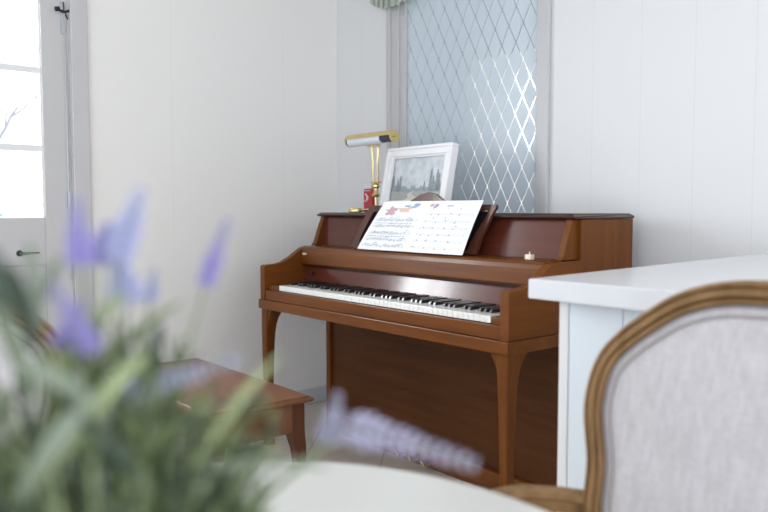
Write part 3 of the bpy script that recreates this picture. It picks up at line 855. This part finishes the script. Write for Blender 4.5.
# ------------------------------------------------------------------ French oval-back armchairs
HALF = [(.0, .967), (.062, .9655), (.096, .961), (.124, .953), (.153, .940), (.182, .920), (.213, .895), (.240, .866), (.254, .837), (.2605, .800), (.260, .770), (.254, .740), (.2475, .710), (.246, .680), (.246, .655), (.240, .62), (.228, .59), (.205, .565), (.165, .548), (.10, .542), (.0, .540)]
def smooth_loop(pts, n):
    """Catmull-Rom through a closed loop"""
    out = []; m_ = len(pts)
    for i in range(m_):
        p0, p1, p2, p3 = (Vector(pts[(i+k-1) % m_]) for k in range(4))
        for q in range(n):
            t = q/n
            out.append(0.5*((2*p1)+(-p0+p2)*t+(2*p0-5*p1+4*p2-p3)*t*t+(-p0+3*p1-3*p2+p3)*t**3))
    return out
def chair_back_y(z, x=0): return .222 + (z-.50)*.17 - .55*x*x*0.25
def make_armchair(loc, rotz, label):
    """faces -Y locally; the origin is on the floor under the seat"""
    t = thing('oval_back_armchair', label, 'chair', loc, rotz, None)
    loop2 = [(x, z) for x, z in HALF] + [(-x, z) for x, z in HALF[-2:0:-1]]
    lp_ = smooth_loop([(x, z) for x, z in loop2], 4)
    # inward normals
    def inset(pts, d_):
        out = []; n = len(pts)
        for i in range(n):
            tg = (pts[(i+1) % n]-pts[i-1]).normalized(); nr = Vector((tg.y, -tg.x))
            c = Vector((0, .75))
            if nr.dot(c-pts[i]) < 0: nr = -nr
            out.append(pts[i]+nr*d_)
        return out
    # moulded frame section: (inset, depth) with depth toward the sitter negative
    sec = [(.000, .006), (.000, -.008), (.002, -.012), (.0055, -.014), (.0075, -.009), (.0105, -.0165), (.017, -.0175), (.0205, -.010), (.0225, -.016), (.027, -.0145), (.0285, -.006), (.0285, .010), (.022, .016), (.006, .016)]
    b = B(); rows = []
    for d_, dp in sec:
        rows.append([b.verts.new((p.x, chair_back_y(p.y, p.x)+dp, p.y)) for p in inset(lp_, d_)])
    n = len(rows[0])
    for k in range(len(rows)):
        r0, r1 = rows[k], rows[(k+1) % len(rows)]
        for i in range(n): b.faces.new((r0[i], r0[(i+1) % n], r1[(i+1) % n], r1[i]))
    bmesh.ops.recalc_face_normals(b, faces=b.faces)
    obj('back_frame', b, M['oak'], t, smooth=True)
    # upholstered panel, gently domed on both sides
    for nm, sg in (('backrest', -1), ('backrest_rear', 1)):
        b = B()
        rings = []
        for d_, dome in ((.028, -.004), (.032, .004), (.044, .008), (.062, .011)):
            rings.append([b.verts.new((p.x, chair_back_y(p.y, p.x)+sg*(.004+dome), p.y)) for p in inset(lp_, d_)])
        for sc in (.75, .5, .25):
            rings.append([b.verts.new((p.x*sc, chair_back_y(.75+(p.y-.75)*sc, p.x*sc)+sg*(.015+.010*(1-sc)), .75+(p.y-.75)*sc)) for p in inset(lp_, .062)])
        for k in range(len(rings)-1):
            for i in range(n): b.faces.new((rings[k][i], rings[k][(i+1) % n], rings[k+1][(i+1) % n], rings[k+1][i]))
        b.faces.new(rings[-1])
        bmesh.ops.recalc_face_normals(b, faces=b.faces)
        if sg < 0:
            pass
        bk = obj(nm, b, M['linen'], t, smooth=True)
        for kk, d_ in enumerate((.0305, .0425)):
            b = B()
            tube(b, [(p.x, chair_back_y(p.y, p.x)+sg*(.0095+.0030*kk), p.y) for p in inset(lp_, d_)[::2]], .0017, 6, closed=True)
            obj('piping', b, M['linen_seam'], bk, smooth=True)
    # seat frame and cushion
    def seat_ring(ins, z):
        pts = [(-.215, .215), (.215, .215), (.245, .02), (.262, -.16), (.225, -.215), (.10, -.238), (0, -.243), (-.10, -.238), (-.225, -.215), (-.262, -.16), (-.245, .02)]
        s = smooth_loop(pts, 3); return [Vector((p.x*(1-ins/.25), p.y*(1-ins/.23), z)) for p in s]
    b = B(); loft(b, [seat_ring(.004, .375), seat_ring(0, .385), seat_ring(0, .425), seat_ring(.004, .432)])
    obj('seat_rail', b, M['oak'], t, smooth=True)
    b = B(); loft(b, [seat_ring(.006, .4325), seat_ring(.003, .450), seat_ring(.008, .475), seat_ring(.03, .492), seat_ring(.08, .500), seat_ring(.15, .503)])
    obj('seat', b, M['linen'], t, smooth=True)
    # rear posts between seat and back
    for sx_ in (-1, 1):
        b = B(); tube(b, [(sx_*.195, .205, .36), (sx_*.205, .212, .45), (sx_*.222, .226, .55), (sx_*.236, .236, .62)], [.019, .018, .016, .013], 10)
        obj('back_post', b, M['oak'], t, smooth=True)
        b = B(); tube(b, [(sx_*.198, .190, .40), (sx_*.205, .215, .30), (sx_*.215, .245, .15), (sx_*.225, .285, .0)], [.022, .019, .016, .013], 10)
        obj('leg', b, M['oak'], t, smooth=True)
        b = B(); tube(b, [(sx_*.222, -.185, .40), (sx_*.240, -.205, .36), (sx_*.238, -.207, .28), (sx_*.222, -.192, .15), (sx_*.222, -.190, .05), (sx_*.232, -.202, .015), (sx_*.232, -.202, .0)], [.030, .030, .023, .016, .012, .016, .014], 10)
        obj('leg', b, M['oak'], t, smooth=True)
        # arm: flares outwards from the back, then curls forward and down to its post
        apts = [(.240, .246, .652), (.266, .236, .651), (.300, .224, .648), (.336, .200, .644), (.346, .14, .642), (.344, .07, .636), (.332, .0, .634), (.322, -.05, .626)]
        sm = []
        for i in range(len(apts)-1):
            q0, q1, q2, q3 = (Vector(apts[min(max(i+k, 0), len(apts)-1)]) for k in (-1, 0, 1, 2))
            for q in range(4):
                t_ = q/4; sm.append(tuple(0.5*((2*q1)+(-q0+q2)*t_+(2*q0-5*q1+4*q2-q3)*t_*t_+(-q0+3*q1-3*q2+q3)*t_**3)))
        apts = sm + [apts[-1]]
        b = B()
        rings = []
        for i, p in enumerate(apts):
            a0 = Vector(apts[max(0, i-1)]); a1 = Vector(apts[min(len(apts)-1, i+1)]); dd = (a1-a0); dd.z = 0; dd.normalize()
            sd = Vector((-dd.y, dd.x, 0)); hw, hh = (.018, .010) if i < 24 else (.020, .010)
            P0 = Vector(p); prof = [(-1, .1), (-.8, .75), (-.3, 1), (.3, 1), (.8, .75), (1, .1), (.8, -.3), (.55, -.5), (.5, -2.2), (-.5, -2.2), (-.55, -.5), (-.8, -.3)]
            rings.append([Vector(((P0+sd*hw*u).x*sx_, (P0+sd*hw*u).y, P0.z+hh*v)) for u, v in prof])
        loft(b, rings)
        am = obj('arm', b, M['oak'], t, smooth=True)
        b = B(); tube(b, [(sx_*.322, -.040, .622), (sx_*.318, -.035, .60), (sx_*.288, -.010, .55), (sx_*.262, -.030, .47), (sx_*.254, -.05, .40)], [.016, .014, .015, .018, .018], 10)
        obj('arm_post', b, M['oak'], t, smooth=True)
    return t
make_armchair((2.548, -1.085, 0), 0, 'large oval-back oak and linen armchair in the right foreground by the counter')
make_armchair((1.955, -1.600, 0), R(90), 'oval-back oak armchair at the far left side of the table, behind the lavender')

# ------------------------------------------------------------------ lavender plant
PB = Vector((2.520, -1.578, TZ))
plant = thing('lavender_plant', 'potted lavender with grey green leaves and purple spikes on the white table', 'plant', PB)
random.seed(11)
b = B(); lathe(b, [(0, 0.0005), (.040, .0005), (.044, .004), (.052, .070), (.055, .078), (.055, .084), (.048, .084), (.046, .070), (0, .068)], seg=28, cap=False)
obj('pot', b, M['pot'], plant, smooth=True)
TOP = Vector((0, 0, .075))
def leaf(b, p0, d, L, w_, mi, droop=.3):
    """narrow bent blade with a folded midrib"""
    d = Vector(d).normalized(); side = d.cross(Vector((0, 0, 1)))
    side = side.normalized() if side.length > 1e-3 else Vector((1, 0, 0))
    side = (Matrix.Rotation(random.uniform(-1.2, 1.2), 3, d) @ side)
    n = 5; L_, C_, R_ = [], [], []
    nr = side.cross(d)
    for i in range(n+1):
        t = i/n; c = Vector(p0)+d*L*t+Vector((0, 0, -droop*L*t*t)); wd = w_*math.sin(math.pi*min(1, .12+t*.88))**.7*.5
        L_.append(b.verts.new(c-side*wd)); R_.append(b.verts.new(c+side*wd)); C_.append(b.verts.new(c-nr*wd*.4))
    for i in range(n):
        for A_, D_ in ((L_, C_), (C_, R_)):
            f = b.faces.new((A_[i], D_[i], D_[i+1], A_[i+1])); f.material_index = mi; f.smooth = True
def curve(p0, p1, bend, n=8):
    p0, p1, bend = Vector(p0), Vector(p1), Vector(bend)
    return [p0.lerp(p1, i/n)+bend*math.sin(math.pi*i/n) for i in range(n+1)]
LEAF = ['leaf_a', 'leaf_b', 'leaf_c', 'leaf_d', 'leaf_e']
fol = B()
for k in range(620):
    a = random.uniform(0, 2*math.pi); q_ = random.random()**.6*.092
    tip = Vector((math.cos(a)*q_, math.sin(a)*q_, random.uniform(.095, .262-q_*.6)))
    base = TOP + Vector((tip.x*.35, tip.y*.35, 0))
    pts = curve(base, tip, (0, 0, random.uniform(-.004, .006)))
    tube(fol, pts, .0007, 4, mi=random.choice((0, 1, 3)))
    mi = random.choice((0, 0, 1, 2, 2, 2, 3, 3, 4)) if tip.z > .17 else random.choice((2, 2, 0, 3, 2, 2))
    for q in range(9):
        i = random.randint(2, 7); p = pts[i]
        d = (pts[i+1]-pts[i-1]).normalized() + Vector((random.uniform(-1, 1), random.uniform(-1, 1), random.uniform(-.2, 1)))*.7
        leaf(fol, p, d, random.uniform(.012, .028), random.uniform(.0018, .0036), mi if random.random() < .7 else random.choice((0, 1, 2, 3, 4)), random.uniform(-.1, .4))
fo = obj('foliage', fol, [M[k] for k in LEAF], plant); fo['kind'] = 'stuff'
def W(v): return Vector(v) - PB
def spike(bot, top, mat_, r=.0085, n=12, stem_from=None, per=5):
    bot, top = W(bot), W(top)
    s0 = TOP if stem_from is None else W(stem_from)
    b = B(); pts = curve(s0, bot, (0, 0, .004)); tube(b, pts+[bot.lerp(top, .97)], .0008, 5)
    for q in range(6):
        i = random.randint(1, 6); leaf(b, pts[i], (pts[i+1]-pts[i-1]).normalized()+Vector((random.uniform(-.8, .8), random.uniform(-.8, .8), .3)), random.uniform(.015, .03), .003, 0)
    st = obj('flower_stem', b, M['leaf_d'], plant)
    b = B(); ax_ = (top-bot).normalized(); s1 = ax_.orthogonal().normalized(); s2 = ax_.cross(s1)
    for k in range(n):
        t = k/(n-1); c = bot.lerp(top, t); rr_ = r*(1.0-.62*t)*random.uniform(.8, 1.15)
        for j in range(per):
            a = 2*math.pi*(j+.5*(k % 2))/per+random.uniform(-.2, .2)
            o_ = (s1*math.cos(a)+s2*math.sin(a))
            ctr = c+o_*rr_*.65; tipp = ctr+(o_*.8+ax_*.7).normalized()*rr_*.9
            tube(b, [ctr-(tipp-ctr)*.4, ctr, tipp], [rr_*.10, rr_*.36, rr_*.12], 5)
    obj('flower_spike', b, mat_, st, smooth=True)
P, PBm, PG = M['purple'], M['purple_b'], M['purple_g']
spike((2.5261, -1.5894, 1.0262), (2.5295, -1.5916, 1.0561), P, 0.0052)
spike((2.5222, -1.5699, 1.0271), (2.5303, -1.5601, 1.0603), PBm, 0.0074)
spike((2.5100, -1.5742, 1.0247), (2.5153, -1.5716, 1.0437), P, 0.0050)
spike((2.5126, -1.5166, 1.0098), (2.5219, -1.5080, 1.0446), P, 0.0050)
spike((2.5369, -1.5884, 0.9847), (2.5359, -1.6045, 1.0163), P, 0.0055)
spike((2.5052, -1.5583, 1.0034), (2.5075, -1.5640, 1.0241), PBm, 0.0074)
spike((2.5332, -1.5691, 0.9591), (2.5586, -1.5235, 0.9747), PBm, 0.0055)
spike((2.5129, -1.5664, 0.9627), (2.5303, -1.5355, 0.9639), PG, 0.0050)
spike((2.5799, -1.4654, 0.9342), (2.6269, -1.4193, 0.9154), PG, 0.0084, 12, per=4)
spike((2.5565, -1.4633, 0.9205), (2.5626, -1.4620, 0.9469), PG, 0.0060, 8)
spike((2.5136, -1.5960, 0.9847), (2.5209, -1.5858, 1.0070), P, 0.0045)
spike((2.4909, -1.5402, 1.0007), (2.4961, -1.5392, 1.0179), PBm, 0.0035)
# long pale blades
b = B()
def blade(p0, p1, w_, mi, bend=(0, 0, .004)):
    p0, p1 = W(p0), W(p1); pts = curve(p0, p1, bend, 8); d = (p1-p0).normalized()
    view = Vector((.6, -.5, .1)).normalized(); side = d.cross(view).normalized(); a, c = [], []
    for i, p in enumerate(pts):
        wd = w_*.34*math.sin(math.pi*min(1, .15+.85*i/8))**.6
        a.append((b.verts.new(p-side*wd), b.verts.new(p+view*wd*.35), b.verts.new(p+side*wd)))
    for i in range(8):
        for q in (0, 1):
            f = b.faces.new((a[i][q], a[i][q+1], a[i+1][q+1], a[i+1][q])); f.material_index = mi; f.smooth = True
blade((2.5725, -1.5536, 0.9304), (2.5935, -1.5156, 0.9839), 0.0060, 1)
blade((2.5469, -1.6264, 0.9951), (2.5456, -1.6320, 1.0364), 0.0123, 2)
blade((2.5396, -1.6145, 0.9882), (2.5372, -1.6239, 1.0284), 0.0114, 2)
blade((2.5112, -1.6045, 0.9928), (2.5101, -1.6084, 1.0369), 0.0095, 4)
blade((2.5491, -1.6176, 0.9677), (2.5453, -1.6334, 1.0129), 0.0133, 0)
blade((2.5276, -1.5562, 0.9664), (2.5301, -1.5503, 0.9936), 0.0091, 2)
blade((2.5312, -1.6073, 1.0096), (2.5333, -1.5998, 1.0289), 0.0066, 0)
blade((2.5735, -1.5516, 0.9278), (2.6052, -1.4984, 0.9253), 0.0066, 0)
blade((2.5135, -1.5963, 0.9723), (2.5243, -1.5644, 1.0107), 0.0095, 1)
blade((2.4986, -1.5770, 0.9618), (2.5167, -1.5312, 1.0023), 0.0072, 3)
blade((2.5676, -1.5915, 0.9580), (2.5566, -1.6289, 0.9882), 0.0114, 4)
blade((2.5612, -1.6113, 0.9425), (2.5739, -1.5751, 0.9884), 0.0114, 1)
blade((2.5668, -1.6292, 0.9310), (2.5758, -1.5984, 0.9741), 0.0133, 4)
blade((2.5826, -1.5801, 0.9232), (2.5710, -1.6135, 0.9713), 0.0114, 2)
blade((2.5500, -1.5812, 0.9234), (2.5668, -1.5425, 0.9587), 0.0085, 3)
bl = obj('long_leaves', b, [M[k] for k in LEAF], plant); bl['kind'] = 'stuff'

# ------------------------------------------------------------------ gathered fabric over the window corner
random.seed(3)
def fabric_mat():
    m, t, bb = newmat('striped_swag'); bb.inputs['Roughness'].default_value = .9
    co = t.nodes.new('ShaderNodeTexCoord'); s = t.nodes.new('ShaderNodeSeparateXYZ'); t.links.new(co.outputs['Object'], s.inputs[0])
    n = t.nodes.new('ShaderNodeMath'); n.operation = 'PINGPONG'; n.inputs[1].default_value = .006; t.links.new(s.outputs['X'], n.inputs[0])
    r = t.nodes.new('ShaderNodeMapRange'); r.inputs[1].default_value = .001; r.inputs[2].default_value = .005; t.links.new(n.outputs[0], r.inputs[0])
    mx = t.nodes.new('ShaderNodeMix'); mx.data_type = 'RGBA'; mx.inputs[6].default_value = (.50, .57, .46, 1); mx.inputs[7].default_value = (.88, .89, .84, 1)
    t.links.new(r.outputs[0], mx.inputs[0]); t.links.new(mx.outputs[2], bb.inputs['Base Color']); return m
M['swag'] = fabric_mat()
b = B()
nx, nz = 60, 8; G = []
for j in range(nz+1):
    row = []
    for i in range(nx+1):
        u = i/nx; x = -.080+.315*u
        zb_ = 2.032 + .055*abs((u-.62)/.62)**2.5 if u < .62 else 2.032+.05*((u-.62)/.38)**2
        z = zb_+(2.30-zb_)*j/nz; y = YW-.055-.012*math.sin(u*60)*(1-j/nz*.6)-.02*math.sin(math.pi*u)
        row.append(b.verts.new((x, y, z)))
    G.append(row)
for j in range(nz):
    for i in range(nx): b.faces.new((G[j][i], G[j][i+1], G[j+1][i+1], G[j+1][i]))
ext = bmesh.ops.solidify(b, geom=list(b.faces), thickness=.004)
sw = obj('curtain_swag', b, M['swag'], smooth=True)
sw['label'] = 'green and cream gathered fabric swag hanging above the window at the top edge'; sw['category'] = 'curtain'

# ------------------------------------------------------------------ garden
def garden_tree(loc, seed, h, label, group):
    random.seed(seed)
    t = thing('bare_tree', label, 'tree', loc)
    b = B()
    def grow(p, d, L, r, dep):
        n = 5; pts = [p]; dd = d.copy()
        for i in range(n):
            dd = (dd+Vector((random.uniform(-.25, .25), random.uniform(-.25, .25), random.uniform(-.08, .12)))).normalized(); pts.append(pts[-1]+dd*L/n)
        tube(b, pts, [r*(1-.45*i/n) for i in range(n+1)], 5)
        if dep > 0:
            for q in range(3 if dep > 1 else 2):
                i = random.randint(2, n); nd = (dd+Vector((random.uniform(-1, 1), random.uniform(-1, 1), random.uniform(-.3, .5)))*.9).normalized()
                grow(pts[i], nd, L*random.uniform(.55, .8), r*.5, dep-1)
    grow(Vector((0, 0, 0)), Vector((0, 0, 1)), h*.45, h*.040, 4)
    obj('branches', b, M['bark'], t)
garden_tree((-6.0, -.3, -.25), 4, 4.2, 'bare garden tree seen through the glazed door', None)
t = thing('garden_shrub', 'blue green shrub low outside the glazed door', 'shrub', (-4.2, -.15, -.25))
b = B(); random.seed(9)
for k in range(500):
    a = random.uniform(0, 6.28); r_ = random.uniform(0, .8); z = random.uniform(.3, 1.25-.25*r_)
    leaf(b, (r_*math.cos(a), r_*math.sin(a), z), (random.uniform(-1, 1), random.uniform(-1, 1), random.uniform(0, 1)), .10, .04, 0)
obj('leaves', b, M['bush'], t)
b = B(); tube(b, [(0, 0, 0), (0, .02, .6)], .03, 6); obj('stem', b, M['bark'], t)
